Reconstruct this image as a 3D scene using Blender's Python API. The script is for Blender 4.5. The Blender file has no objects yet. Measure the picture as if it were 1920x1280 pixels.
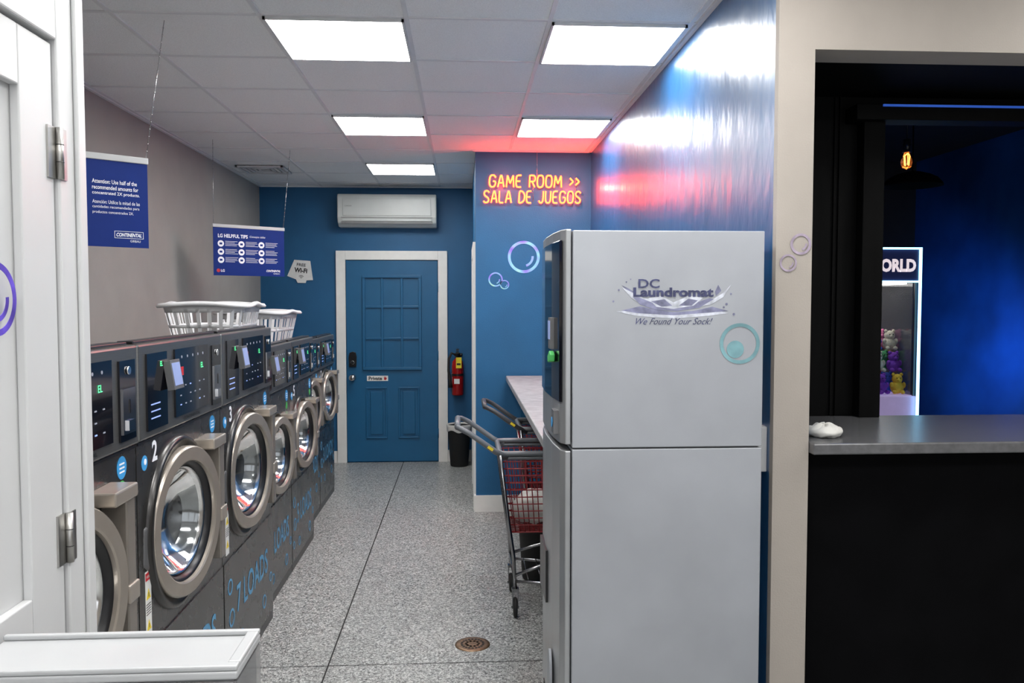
import bpy, bmesh, math, random
from mathutils import Vector, Matrix
random.seed(7)
S=bpy.context.scene
COL=S.collection
pi=math.pi
try:
    S.view_settings.view_transform='Standard'
except Exception: pass

# ------------------------------------------------------------ materials
def M(name,col,rough=.5,metal=0,var=.08,ns=12,bump=0,bs=150,st=(1,1,1),em=None,es=0,trans=0,coat=0,alpha=1,rvar=0,ior=None,spec=None):
    m=bpy.data.materials.new(name); m.use_nodes=True
    nt=m.node_tree; N=nt.nodes; L=nt.links
    p=N['Principled BSDF']
    tc=N.new('ShaderNodeTexCoord'); mp=N.new('ShaderNodeMapping'); mp.inputs['Scale'].default_value=st
    L.new(tc.outputs['Object'],mp.inputs['Vector'])
    no=N.new('ShaderNodeTexNoise'); no.inputs['Scale'].default_value=ns; no.inputs['Detail'].default_value=4
    L.new(mp.outputs[0],no.inputs['Vector'])
    cr=N.new('ShaderNodeValToRGB')
    cr.color_ramp.elements[0].position=.3; cr.color_ramp.elements[1].position=.7
    cr.color_ramp.elements[0].color=[c*(1-var) for c in col]+[1]
    cr.color_ramp.elements[1].color=[min(1,c*(1+var)) for c in col]+[1]
    L.new(no.outputs['Fac'],cr.inputs[0]); L.new(cr.outputs[0],p.inputs['Base Color'])
    p.inputs['Roughness'].default_value=rough; p.inputs['Metallic'].default_value=metal
    if ior: p.inputs['IOR'].default_value=ior
    if spec is not None: p.inputs['Specular IOR Level'].default_value=spec
    if rvar:
        mr=N.new('ShaderNodeMapRange'); mr.inputs['To Min'].default_value=rough-rvar; mr.inputs['To Max'].default_value=rough+rvar
        L.new(no.outputs['Fac'],mr.inputs['Value']); L.new(mr.outputs[0],p.inputs['Roughness'])
    if em:
        p.inputs['Emission Color'].default_value=list(em)+[1]; p.inputs['Emission Strength'].default_value=es
    if trans: p.inputs['Transmission Weight'].default_value=trans
    if coat: p.inputs['Coat Weight'].default_value=coat
    p.inputs['Alpha'].default_value=alpha
    if bump:
        n2=N.new('ShaderNodeTexNoise'); n2.inputs['Scale'].default_value=bs; n2.inputs['Detail'].default_value=3
        L.new(mp.outputs[0],n2.inputs['Vector'])
        bp=N.new('ShaderNodeBump'); bp.inputs['Strength'].default_value=bump; bp.inputs['Distance'].default_value=.01
        L.new(n2.outputs['Fac'],bp.inputs['Height']); L.new(bp.outputs[0],p.inputs['Normal'])
    return m

def floor_mat():
    m=bpy.data.materials.new('speckled_epoxy'); m.use_nodes=True
    nt=m.node_tree; N=nt.nodes; L=nt.links; p=N['Principled BSDF']
    tc=N.new('ShaderNodeTexCoord')
    def vor(sc,stops):
        v=N.new('ShaderNodeTexVoronoi'); v.inputs['Scale'].default_value=sc
        L.new(tc.outputs['Object'],v.inputs['Vector'])
        sp=N.new('ShaderNodeSeparateColor'); L.new(v.outputs['Color'],sp.inputs[0])
        r=N.new('ShaderNodeValToRGB'); r.color_ramp.interpolation='CONSTANT'
        e=r.color_ramp.elements
        e[0].position=0; e[0].color=stops[0][1]; e[1].position=stops[1][0]; e[1].color=stops[1][1]
        for q,c in stops[2:]:
            k=e.new(q); k.color=c
        L.new(sp.outputs[0],r.inputs[0]); return r,sp
    g=lambda v:(v*.98,v,v*.97,1)
    a,sa=vor(115,[(0,g(.025)),(.15,g(.12)),(.32,g(.27)),(.55,g(.40)),(.80,g(.68))])
    b,sb=vor(200,[(0,g(.04)),(.18,g(.20)),(.42,g(.36)),(.72,g(.60))])
    mx=N.new('ShaderNodeMix'); mx.data_type='RGBA'
    L.new(sb.outputs[1],mx.inputs[0]); L.new(a.outputs[0],mx.inputs[6]); L.new(b.outputs[0],mx.inputs[7])
    no=N.new('ShaderNodeTexNoise'); no.inputs['Scale'].default_value=1.2; no.inputs['Detail'].default_value=3
    L.new(tc.outputs['Object'],no.inputs['Vector'])
    mr=N.new('ShaderNodeMapRange'); mr.inputs['To Min'].default_value=.85; mr.inputs['To Max'].default_value=1.12
    L.new(no.outputs['Fac'],mr.inputs['Value'])
    vm=N.new('ShaderNodeVectorMath'); vm.operation='SCALE'
    L.new(mx.outputs[2],vm.inputs[0]); L.new(mr.outputs[0],vm.inputs['Scale'])
    L.new(vm.outputs[0],p.inputs['Base Color'])
    p.inputs['Roughness'].default_value=.33
    return m

def irid_mat():
    m=bpy.data.materials.new('iridescent_vinyl'); m.use_nodes=True
    nt=m.node_tree; N=nt.nodes; L=nt.links; p=N['Principled BSDF']
    tc=N.new('ShaderNodeTexCoord')
    no=N.new('ShaderNodeTexNoise'); no.inputs['Scale'].default_value=11; no.inputs['Detail'].default_value=1
    L.new(tc.outputs['Object'],no.inputs['Vector'])
    r=N.new('ShaderNodeValToRGB'); e=r.color_ramp.elements
    e[0].position=.3; e[0].color=(.25,.12,.72,1); e[1].position=.7; e[1].color=(.4,.75,.65,1)
    k=e.new(.45); k.color=(.3,.33,.88,1); k=e.new(.58); k.color=(.25,.6,.85,1)
    L.new(no.outputs['Fac'],r.inputs[0]); L.new(r.outputs[0],p.inputs['Base Color'])
    p.inputs['Roughness'].default_value=.25; p.inputs['Metallic'].default_value=.2
    return m

def perf_mat(name):
    m=bpy.data.materials.new(name); m.use_nodes=True
    nt=m.node_tree; N=nt.nodes; L=nt.links; p=N['Principled BSDF']
    tc=N.new('ShaderNodeTexCoord'); v=N.new('ShaderNodeTexVoronoi'); v.inputs['Scale'].default_value=45
    v.inputs['Randomness'].default_value=0.1
    L.new(tc.outputs['Object'],v.inputs['Vector'])
    r=N.new('ShaderNodeValToRGB'); e=r.color_ramp.elements
    e[0].position=.18; e[0].color=(.02,.02,.02,1); e[1].position=.24; e[1].color=(.6,.6,.6,1)
    L.new(v.outputs['Distance'],r.inputs[0]); L.new(r.outputs[0],p.inputs['Base Color'])
    p.inputs['Metallic'].default_value=1; p.inputs['Roughness'].default_value=.25
    return m

m_floor=floor_mat(); m_irid=irid_mat(); m_drum=perf_mat('perforated_steel')
m_ceil=M('acoustic_tile',(.91,.91,.91),.95,var=.06,ns=160,bump=.4,bs=220)
m_tbar=M('grid_metal',(.76,.76,.77),.5,var=.03)
m_taupe=M('taupe_paint',(.33,.31,.29),.8,var=.04,ns=5,bump=.12,bs=180)
m_beige=M('greige_paint',(.36,.325,.29),.75,var=.04,ns=5,bump=.1,bs=180)
m_blue=M('blue_paint',(.010,.105,.245),.55,var=.08,ns=4,bump=.12,bs=120)
m_blueg=M('glossy_blue_paint',(.008,.090,.24),.31,var=.12,ns=2,bump=.75,bs=8,st=(1,1,.45),rvar=.08,ior=1.9)
m_bluedoor=M('blue_door_paint',(.005,.105,.24),.42,var=.06,ns=6,bump=.05)
m_white=M('white_gloss_paint',(.59,.595,.60),.35,var=.02,ns=6)
m_boxw=M('pale_gray_laminate',(.45,.46,.47),.3,var=.03,ns=6)
m_trim=M('white_trim_paint',(.82,.81,.78),.45,var=.03)
m_black=M('black_paint',(.0025,.0025,.003),.75,var=.2,ns=8,spec=.04)
m_blackw=M('black_wood',(.003,.003,.003),.55,var=.3,ns=6,st=(6,6,.6),spec=.06)
m_steel=M('dark_stainless',(.125,.122,.12),.27,.8,var=.10,ns=10,st=(30,1,1),rvar=.05)
m_steel2=M('panel_stainless',(.18,.18,.175),.30,.7,var=.08,ns=10,st=(1,1,30))
m_bezel=M('bezel_stainless',(.065,.063,.062),.28,.8,var=.08,ns=10)
m_champ=M('champagne_plastic',(.25,.225,.20),.32,.35,var=.04,ns=9)
m_champ2=M('champagne_metal',(.42,.375,.325),.27,.5,var=.05,ns=9)
m_grayp=M('gray_plastic',(.14,.14,.145),.42,.2,var=.05)
m_grayl=M('light_gray_plastic',(.13,.14,.155),.4,.1,var=.05)
m_bplas=M('black_plastic',(.010,.010,.012),.3,var=.1)
m_glass=M('door_glass',(.35,.37,.38),.04,var=.03,trans=.92)
m_chrome=M('chrome',(.50,.50,.51),.16,1,var=.04)
m_cframe=M('dull_chrome',(.28,.28,.29),.22,1,var=.04)
m_satin=M('satin_nickel',(.48,.47,.45),.35,1,var=.04)
m_bright=M('polished_steel',(.85,.85,.85),.12,1,var=.05)
m_bglass=M('black_glass',(.005,.005,.008),.10,var=.1,coat=.3)
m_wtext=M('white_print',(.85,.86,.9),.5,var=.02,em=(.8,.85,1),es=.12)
m_dim=M('dim_icon_print',(.30,.32,.38),.5,var=.05,em=(.6,.7,1),es=.06)
m_led=M('green_led',(.1,.8,.3),.4,em=(.1,1,.35),es=1.6)
m_ledb=M('blue_led',(.3,.4,.9),.4,em=(.35,.5,1),es=.45)
m_scr=M('lit_screen',(.25,.3,.5),.2,em=(.4,.5,.95),es=.25)
m_red=M('red_print',(.6,.02,.03),.5)
m_yel=M('yellow_print',(.85,.65,.03),.5)
m_sky=M('sky_blue_print',(.05,.35,.75),.45)
m_grn=M('green_print',(.08,.5,.12),.45)
m_navy=M('royal_banner',(.006,.028,.20),.5,var=.05,spec=.2)
m_label=M('paper_label',(.78,.78,.76),.6)
m_loads=M('blue_ghost_print',(.10,.34,.58),.45,0)
m_lamp=M('light_diffuser',(1,1,1),.5,em=(1,.99,.965),es=21)
m_frame=M('fixture_frame',(.7,.7,.7),.5)
m_bask=M('white_basket_plastic',(.75,.75,.76),.4,var=.02)
m_ac=M('aircon_plastic',(.60,.62,.60),.35,var=.02)
m_gdark=M('vent_shadow',(.22,.22,.22),.6)
m_vend=M('pearl_silver_paint',(.34,.355,.385),.45,.25,var=.09,ns=3,bump=.02,bs=300)
m_vendf=M('silver_trim',(.38,.39,.40),.3,.6,var=.04)
m_logo=M('slate_blue_print',(.055,.06,.13),.35,.4,var=.4,ns=40)
m_logo2=M('gray_violet_print',(.20,.205,.31),.35,.3,var=.45,ns=25)
m_splash=M('silver_splash_print',(.52,.54,.60),.3,.3,var=.3,ns=40)
m_teal=M('teal_print',(.16,.31,.34),.3,.3,var=.3,ns=14)
m_stone=M('pale_stone',(.38,.37,.365),.35,var=.25,ns=14)
m_gran=M('gray_stone',(.10,.10,.105),.25,var=.15,ns=40)
m_redw=M('red_wire',(.22,.005,.009),.4,var=.05)
m_rubber=M('black_rubber',(.012,.012,.012),.7)
m_cloth=M('white_cloth',(.60,.59,.56),.9,bump=.3,bs=30)
m_fire=M('red_cylinder',(.33,.006,.006),.25)
m_brass=M('brass_drain',(.20,.13,.08),.4,.8,var=.3,ns=40)
m_neony=M('neon_yellow',(1,.6,.1),.4,em=(1,.46,.03),es=2.4)
m_neono=M('neon_orange',(1,.5,.1),.4,em=(1,.32,.03),es=2.8)
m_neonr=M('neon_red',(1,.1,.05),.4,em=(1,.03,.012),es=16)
m_acry=M('clear_acrylic',(.9,.9,.92),.05,trans=.95)
m_gblue=M('game_blue_paint',(.015,.12,.40),.6,var=.45,ns=1.5)
m_gdk=M('dark_ceiling_paint',(.04,.035,.035),.8)
m_ledw=M('cool_led_strip',(.6,.8,1),.4,em=(.25,.65,1),es=4)
m_beamglow=M('blue_glow_on_beam',(.05,.15,.6),.4,em=(.03,.14,.8),es=.3)  # emissive colour standing in for blue light on the opening's beam
m_bulb=M('amber_filament',(1,.4,.1),.3,em=(1,.28,.04),es=14)
m_bulbg=M('bulb_glass',(.9,.75,.5),.05,trans=.9)
m_pink=M('pale_lilac_panel',(.50,.42,.62),.4,em=(.7,.55,1),es=.25)
m_marq=M('marquee_panel',(.015,.015,.05),.4,em=(.1,.15,.6),es=.05)
m_marqt=M('marquee_letters',(.9,.85,.9),.4,em=(1,.85,.88),es=.7)
m_joint=M('floor_joint',(.02,.02,.02),.8)

# ------------------------------------------------------------ mesh builder
def F(o,x,u):
    x=Vector(x).normalized(); u=Vector(u).normalized(); n=x.cross(u)
    return Matrix(((x.x,u.x,n.x,o[0]),(x.y,u.y,n.y,o[1]),(x.z,u.z,n.z,o[2]),(0,0,0,1)))
FX=lambda o:F(o,(0,1,0),(0,0,1))
FY=lambda o:F(o,(1,0,0),(0,0,1))
FNX=lambda o:F(o,(0,-1,0),(0,0,1))
FZ=lambda o:Matrix.Translation(Vector(o))

class B:
    def __init__(s): s.bm=bmesh.new()
    def face(s,vs,mi=0,sm=False):
        try: f=s.bm.faces.new(vs)
        except ValueError: return
        f.material_index=mi; f.smooth=sm
    def v(s,p): return s.bm.verts.new(p)
    def box(s,x0,x1,y0,y1,z0,z1,mi=0,mat=None,skip=()):
        P=[(x,y,z) for x in (x0,x1) for y in (y0,y1) for z in (z0,z1)]
        V=[s.v(mat@Vector(p) if mat else p) for p in P]
        for k,q in (('-x',(0,1,3,2)),('+x',(4,6,7,5)),('-y',(0,4,5,1)),('+y',(2,3,7,6)),('-z',(0,2,6,4)),('+z',(1,5,7,3))):
            if k not in skip: s.face([V[i] for i in q],mi)
        return s
    def rings(s,rs,mi=0,cap=True,sm=True,closed=False):
        n=len(rs[0]); R=[[s.v(p) for p in r] for r in rs]
        pr=list(zip(R,R[1:]))
        if closed: pr.append((R[-1],R[0]))
        for a,b in pr:
            for i in range(n): s.face([a[i],a[(i+1)%n],b[(i+1)%n],b[i]],mi,sm)
        if cap and not closed:
            s.face(R[0][::-1],mi); s.face(R[-1],mi)
    def tube(s,pts,r,n=8,mi=0,closed=False,flat=1):
        pts=[Vector(p) for p in pts]; m=len(pts); rs=[]
        up=None
        for i,p in enumerate(pts):
            if closed: t=(pts[(i+1)%m]-pts[i-1])
            else: t=pts[min(i+1,m-1)]-pts[max(i-1,0)]
            t.normalize()
            if up is None:
                up=Vector((0,0,1)) if abs(t.z)<.9 else Vector((1,0,0))
            a=(up-t*up.dot(t))
            if a.length<1e-4: a=t.orthogonal()
            a.normalize(); up=a; b=t.cross(a)
            rr=r[i] if isinstance(r,(list,tuple)) else r
            rs.append([p+a*rr*math.cos(2*pi*k/n)+b*rr*math.sin(2*pi*k/n) for k in range(n)])
        s.rings(rs,mi,closed=closed); return s
    def cyl(s,p0,p1,r,r1=None,n=20,mi=0):
        s.tube([p0,p1],[r,r if r1 is None else r1],n,mi); return s
    def lathe(s,prof,mat=None,n=48,mi=0,closed=False,sm=True):
        mat=mat or Matrix.Identity(4); rs=[]
        for r,h in prof:
            r=max(r,.0004)
            rs.append([mat@Vector((r*math.cos(2*pi*k/n),r*math.sin(2*pi*k/n),h)) for k in range(n)])
        s.rings(rs,mi,cap=False,sm=sm,closed=closed); return s
    def poly(s,pts,mat,d,mi=0):
        a=[s.v(mat@Vector((p[0],p[1],0))) for p in pts]; b=[s.v(mat@Vector((p[0],p[1],d))) for p in pts]
        n=len(pts); s.face(a[::-1],mi); s.face(b,mi)
        for i in range(n): s.face([a[i],a[(i+1)%n],b[(i+1)%n],b[i]],mi)
        return s
    def ring(s,r0,r1,mat,d,mi=0,n=48,a0=0,a1=2*pi):
        full=abs(a1-a0-2*pi)<1e-4; k=n if full else n+1
        A=[]
        for i in range(k):
            a=a0+(a1-a0)*i/n; c,q=math.cos(a),math.sin(a)
            A.append([s.v(mat@Vector((r*c,r*q,h))) for r,h in ((r0,0),(r1,0),(r1,d),(r0,d))])
        for i in range(n):
            x,y=A[i],A[(i+1)%k]
            for j in range(4): s.face([x[j],x[(j+1)%4],y[(j+1)%4],y[j]],mi)
        if not full: s.face(A[0],mi); s.face(A[-1][::-1],mi)
        return s
    def disc(s,r,mat,d,mi=0,n=32,sx=1,sy=1):
        return s.poly([(r*sx*math.cos(2*pi*i/n),r*sy*math.sin(2*pi*i/n)) for i in range(n)],mat,d,mi)
    def sph(s,c,r,sc=(1,1,1),mi=0,n=16,fn=None):
        c=Vector(c); rs=[]
        for j in range(n//2+1):
            t=pi*j/(n//2); rr=max(math.sin(t),.002)*r
            row=[]
            for k in range(n):
                a=2*pi*k/n; d=Vector((rr*math.cos(a)*sc[0],rr*math.sin(a)*sc[1],r*math.cos(t)*sc[2]))
                if fn: d=fn(d,a,t)
                row.append(c+d)
            rs.append(row)
        s.rings(rs,mi,cap=False); return s
    def text(s,t,mat,w=None,h=None,mi=0,ext=.0006,al='C',shear=0,bold=0):
        cu=bpy.data.curves.new('t','FONT'); cu.body=t; cu.size=1; cu.extrude=0; cu.shear=shear; cu.offset=bold
        cu.resolution_u=3
        ob=bpy.data.objects.new('t',cu); me=bpy.data.meshes.new_from_object(ob)
        if len(me.vertices):
            xs=[v.co.x for v in me.vertices]; ys=[v.co.y for v in me.vertices]
            W=max(xs)-min(xs); H=max(ys)-min(ys)
            if w is None: sy=h/H; sx=sy
            elif h is None: sx=w/W; sy=sx
            else: sx=w/W; sy=h/H
            ox={'C':(max(xs)+min(xs))/2,'L':min(xs),'R':max(xs)}[al]; oy=(max(ys)+min(ys))/2
            vs=[s.v(mat@Vector(((v.co.x-ox)*sx,(v.co.y-oy)*sy,ext))) for v in me.vertices]
            for p in me.polygons: s.face([vs[i] for i in p.vertices],mi)
        bpy.data.objects.remove(ob); bpy.data.curves.remove(cu); bpy.data.meshes.remove(me); return s
    def holeplate(s,x,y0,y1,z0,z1,cy,cz,r,mi=0,n=64):
        an=[2*pi*i/n for i in range(n)]
        for (a,b) in ((y0,z0),(y0,z1),(y1,z0),(y1,z1)): an.append(math.atan2(b-cz,a-cy)%(2*pi))
        an=sorted(set(round(a,6) for a in an)); P=[]
        for a in an:
            c,q=math.cos(a),math.sin(a); t=1e9
            if c>1e-6:t=min(t,(y1-cy)/c)
            if c<-1e-6:t=min(t,(y0-cy)/c)
            if q>1e-6:t=min(t,(z1-cz)/q)
            if q<-1e-6:t=min(t,(z0-cz)/q)
            P.append((s.v((x,cy+r*c,cz+r*q)),s.v((x,cy+t*c,cz+t*q))))
        for i in range(len(P)):
            a,b=P[i],P[(i+1)%len(P)]; s.face([a[0],a[1],b[1],b[0]],mi)
        return s
    def obj(s,name,mats,parent=None,loc=(0,0,0),rot=(0,0,0),bevel=0,seg=2,**kw):
        bmesh.ops.recalc_face_normals(s.bm,faces=s.bm.faces)
        me=bpy.data.meshes.new(name); s.bm.to_mesh(me); s.bm.free()
        if not isinstance(mats,(list,tuple)): mats=[mats]
        for m in mats: me.materials.append(m)
        o=bpy.data.objects.new(name,me); COL.objects.link(o)
        o.location=loc; o.rotation_euler=rot
        if parent: o.parent=parent
        if bevel:
            md=o.modifiers.new('bevel','BEVEL'); md.width=bevel; md.segments=seg; md.limit_method='ANGLE'; md.angle_limit=.6
        for k,v in kw.items(): o[k]=v
        return o

def E(name,loc,label,cat,group=None,rot=(0,0,0)):
    o=bpy.data.objects.new(name,None); COL.objects.link(o); o.location=loc; o.rotation_euler=rot
    o.empty_display_size=.1; o['label']=label; o['category']=cat
    if group: o['group']=group
    return o
def ST(name,mats,boxes,bevel=0,**kw):
    b=B()
    for q in boxes: b.box(*q)
    return b.obj(name,mats,bevel=bevel,kind='structure',**kw)

# ------------------------------------------------------------ room shell
CZ=2.82; CAMZ=1.65; YB=8.53; XL=-2.045
ST('floor',m_floor,[(-2.2,4.6,-2.6,8.7,-.1,0)],label='gray black and white speckled epoxy floor')
ST('ceiling',m_ceil,[(-2.2,4.6,-2.6,8.7,CZ,CZ+.1)],label='white acoustic tile drop ceiling')
ST('wall_left',m_taupe,[(XL-.1,XL,1.5,YB+.1,0,CZ)],label='taupe painted wall')
ST('wall_back',m_blue,[(XL,.1,YB,YB+.1,0,CZ)],label='matte blue painted end wall')
ST('wall_alcove',m_blue,[(.1,1.118,6.45,YB+.1,0,CZ)],label='blue painted projecting wall block')
ST('wall_right',m_blueg,[(1.0,1.118,2.63,6.45,0,CZ)],label='glossy blue painted wall with brushed sheen')
b=B(); b.box(1.0,1.118,2.60,2.63,0,CZ).box(1.118,4.5,2.60,2.74,2.45,CZ).box(2.9,4.5,2.60,2.74,0,2.45)
b.obj('wall_passthrough',m_beige,kind='structure',label='greige wall framing a wide pass-through opening')
ST('wall_counter_base',m_black,[(1.118,2.9,2.65,2.74,0,1.158)],label='black panel under the bar counter')
b=B(); b.box(1.118,1.64,3.2,3.3,0,CZ-.03).box(1.64,3.7,3.2,3.3,2.40,CZ-.03).box(1.64,3.7,3.2,3.3,0,1.158).box(2.9,3.7,3.2,3.3,1.158,2.4)
b.box(1.118,2.9,2.74,3.2,2.452,2.5)
b.obj('wall_inner_black',m_blackw,kind='structure',label='black painted timber lining of the opening')
b=B()
for x in (1.455,1.475): b.box(x,x+.010,3.19,3.2,1.2,2.45)
b.obj('trim_opening_panelling',m_blackw,kind='structure')
ST('trim_opening_post',m_blackw,[(1.55,1.635,3.14,3.2,1.197,2.40)],bevel=.004)
ST('trim_opening_beam',m_blackw,[(1.50,2.9,3.10,3.2,2.345,2.405)],bevel=.004)
ST('trim_blue_beam_glow',m_beamglow,[(1.60,2.9,3.094,3.10,2.394,2.402)])  # painted glow along the beam, imitates blue light falling on it
ST('wall_game_room_side',m_gblue,[(3.7,3.8,3.3,6.7,0,CZ)],label='blue lit game room wall')
ST('wall_game_room_back',m_gdk,[(1.118,3.7,6.6,6.7,0,CZ)])
ST('ceiling_game_room',m_gdk,[(1.118,3.7,3.3,6.6,CZ-.03,CZ)])
ST('wall_front_left',m_white,[(-.92,-.82,-2.5,1.78,0,CZ)],label='white painted wall')
ST('wall_return_left',m_taupe,[(XL,-.92,1.5,1.6,0,CZ)])
ST('wall_front',m_beige,[(-.92,4.6,-2.6,-2.5,0,.45),(-.92,4.6,-2.6,-2.5,2.6,CZ),(-.92,-.75,-2.6,-2.5,.45,2.6),(1.15,1.3,-2.6,-2.5,.45,2.6),(2.9,3.05,-2.6,-2.5,.45,2.6),(4.4,4.6,-2.6,-2.5,.45,2.6)],label='unseen wall behind the camera with openings added for fill light')  # unseen wall; openings added so the world sky fills the room
ST('wall_front_right',m_beige,[(4.5,4.6,-2.5,2.74,0,CZ)])
ST('baseboard_alcove',m_trim,[(.085,1.0,6.435,6.45,0,.13),(.085,.1,6.45,6.9,0,.13)])
ST('baseboard_back',m_trim,[(-1.36,-1.29,YB-.015,YB,0,.12),(-.16,.085,YB-.015,YB,0,.12)])
ST('baseboard_right',m_blueg,[(.99,1.0,3.3,6.43,0,.1)])
b=B(); b.box(-.619,-.612,-2.4,YB,0,.0012); b.box(-1.0,1.0,3.72,3.723,0,.0012)
b.obj('trim_floor_joint',m_joint,kind='structure')
b=B(); T=.0095
for x,y0,y1 in ((-2.015,1.65,YB),(-1.42,1.65,YB),(-.825,1.79,YB),(-.23,-2.4,YB),(.365,-2.4,6.45),(.96,-2.4,6.45),(1.555,-2.4,2.59),(2.15,-2.4,2.59),(2.745,-2.4,2.59)):
    b.box(x-T,x+T,y0,y1,CZ-.005,CZ)
y=3.48-.595*9
while y<YB:
    x0=XL if y>1.65 else -.81; x1=.1 if y>6.45 else (1.0 if y>2.6 else 4.5)
    b.box(x0,x1,y-T,y+T,CZ-.0045,CZ); y+=.595
b.obj('trim_ceiling_grid',m_tbar,kind='structure',label='suspended ceiling T-bar grid')
ST('trim_wall_angle',m_tbar,[(XL,XL+.02,1.65,YB,CZ-.012,CZ),(.98,1.0,2.63,6.45,CZ-.012,CZ),(XL,.1,YB-.02,YB,CZ-.012,CZ),(.08,1,6.43,6.45,CZ-.012,CZ)])

def clight(cx,cy):
    e=E('ceiling_light',(cx,cy,CZ-.012),'square recessed white LED panel in drop ceiling','ceiling light','square ceiling light panels')
    a=.2975-.010
    b=B()
    b.box(-a,a,-a,-a+.010,-.004,.012).box(-a,a,a-.010,a,-.004,.012).box(-a,-a+.010,-a,a,-.004,.012).box(a-.010,a,-a,a,-.004,.012)
    b.obj('frame',m_frame,e)
    b=B(); b.box(-a+.010,a-.010,-a+.010,a-.010,-.001,.008)
    b.obj('diffuser',m_lamp,e)
for k in (-2,-1,0,1,2):  # the nearest rows are out of view, added for illumination
    cy=3.7775+1.785*k
    clight(-.5275,cy)
    if k<2: clight(.6625,cy)
clight(2.4475,1.9925-.0); clight(2.4475,.2075)  # unseen panels added to light the greige wall

# ------------------------------------------------------------ back door
def door_private():
    x0,x1=-1.186,-.258; zt=2.07
    d=bpy.data.objects.new('door_1',None); COL.objects.link(d); d.location=((x0+x1)/2,YB,0)
    d['kind']='structure'; d['label']='blue painted steel door with nine-lite panel'
    w=(x1-x0)/2
    b=B(); b.box(-w,w,-.02,0,0.01,zt)
    def frame(a0,a1,z0,z1,t=.018,p=.016):
        y0,y1=-.02-p,-.02
        b.box(a0,a1,y0,y1,z0,z0+t).box(a0,a1,y0,y1,z1-t,z1).box(a0,a0+t,y0,y1,z0+t,z1-t).box(a1-t,a1,y0,y1,z0+t,z1-t)
    lx0,lx1,lz0,lz1=-.30,.30,.955,1.925
    frame(lx0,lx1,lz0,lz1,.03,.026)
    for i in (1,2):
        x=lx0+(lx1-lx0)*i/3; b.box(x-.012,x+.012,-.038,-.02,lz0+.03,lz1-.03)
        z=lz0+(lz1-lz0)*i/3; b.box(lx0+.03,lx1-.03,-.037,-.02,z-.012,z+.012)
    for a in (-.27,.06):
        frame(a,a+.215,.25,.78); b.box(a+.045,a+.17,-.036,-.02,.295,.735)
    b.obj('slab',m_bluedoor,d,bevel=.004)
    b=B(); b.lathe([(0,0),(.032,0),(.032,.01),(.014,.016),(.014,.04),(.03,.05),(.034,.065),(.025,.08),(0,.083)],F((-.40,-.02,.88),(1,0,0),(0,0,1)),24)
    b.obj('knob',m_chrome,d)
    b=B(); b.poly([(-.035,-.07),(.035,-.07),(.04,.03),(.03,.075),(0,.085),(-.03,.075),(-.04,.03)],FY((-.40,-.02,1.06)),.03)
    b.disc(.02,FY((-.40,-.05,1.035)),.012,1); b.obj('deadbolt',[m_bplas,m_chrome],d,bevel=.003)
    sg=B(); sg.box(-.26,-.045,-.0225,-.02,.842,.896)
    sg=sg.obj('door_sign',m_label,d,label='white sign reading private with red hand')
    b=B(); b.text('Private',FY((-.175,-.0226,.869)),w=.135,h=.038,mi=0,bold=.03); b.obj('lettering',m_bplas,sg)
    b=B(); b.disc(.012,FY((-.075,-.0226,.863)),.001,0)
    for i in range(4): b.box(-.086+i*.006,-.082+i*.006,-.0236,-.0226,.865,.886,0)
    b.box(-.065,-.059,-.0236,-.0226,.86,.874); b.obj('hand_symbol',m_red,sg)
    b=B()
    b.box(-w-.10,-w-.005,-.03,0,0,zt+.10).box(w+.005,w+.10,-.03,0,0,zt+.10).box(-w-.005,w+.005,-.03,0,zt+.008,zt+.10)
    b.obj('casing',m_trim,d,bevel=.003)
    for z in (.3,1.1,1.8):
        b=B(); b.cyl((w+.002,-.026,z-.05),(w+.002,-.026,z+.05),.007,n=10)
        b.obj('hinge',m_bluedoor,d)
door_private()

b=B(); b.box(.08,.1,6.50,6.60,.0,2.12).box(.08,.1,7.45,7.55,0,2.12).box(.08,.1,6.60,7.45,2.02,2.12)
b.obj('trim_side_doorway',m_trim,kind='structure')
b=B(); b.box(.088,.1,6.6,7.45,0.01,2.02); o=b.obj('door_2',m_white,kind='structure',label='white side door')

d=bpy.data.objects.new('door_3',None); COL.objects.link(d); d.location=(-.82,1.2,0); d['kind']='structure'; d['label']='white shaker panel door with steel hinges'
b=B()
b.box(0,.006,-.42,.478,.01,2.15)
b.box(.006,.024,.356,.478,.01,2.15).box(.006,.024,-.42,-.30,.01,2.15).box(.006,.024,-.30,.356,2.04,2.15).box(.006,.024,-.30,.356,.98,1.10).box(.006,.024,-.30,.356,.01,.22)
b.obj('slab',m_white,d,bevel=.003)
b=B(); b.box(0,.032,.484,.58,0,2.27).box(0,.032,-.52,-.426,0,2.27).box(0,.032,-.426,.484,2.158,2.27).box(.032,.042,.545,.58,0,2.27)
b.obj('casing',m_white,d,bevel=.004)
for z in (.25,1.18,1.94):
    b=B(); b.cyl((.034,.483,z-.05),(.034,.483,z+.05),.007,n=14)
    b.box(.024,.028,.450,.48,z-.05,.05+z).box(.032,.0345,.486,.51,z-.05,z+.05)
    for k in (-.017,.017): b.cyl((.034,.483,z+k-.0007),(.034,.483,z+k+.0007),.0076,n=14,mi=1)
    b.obj('hinge',[m_satin,m_bplas],d)

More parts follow.
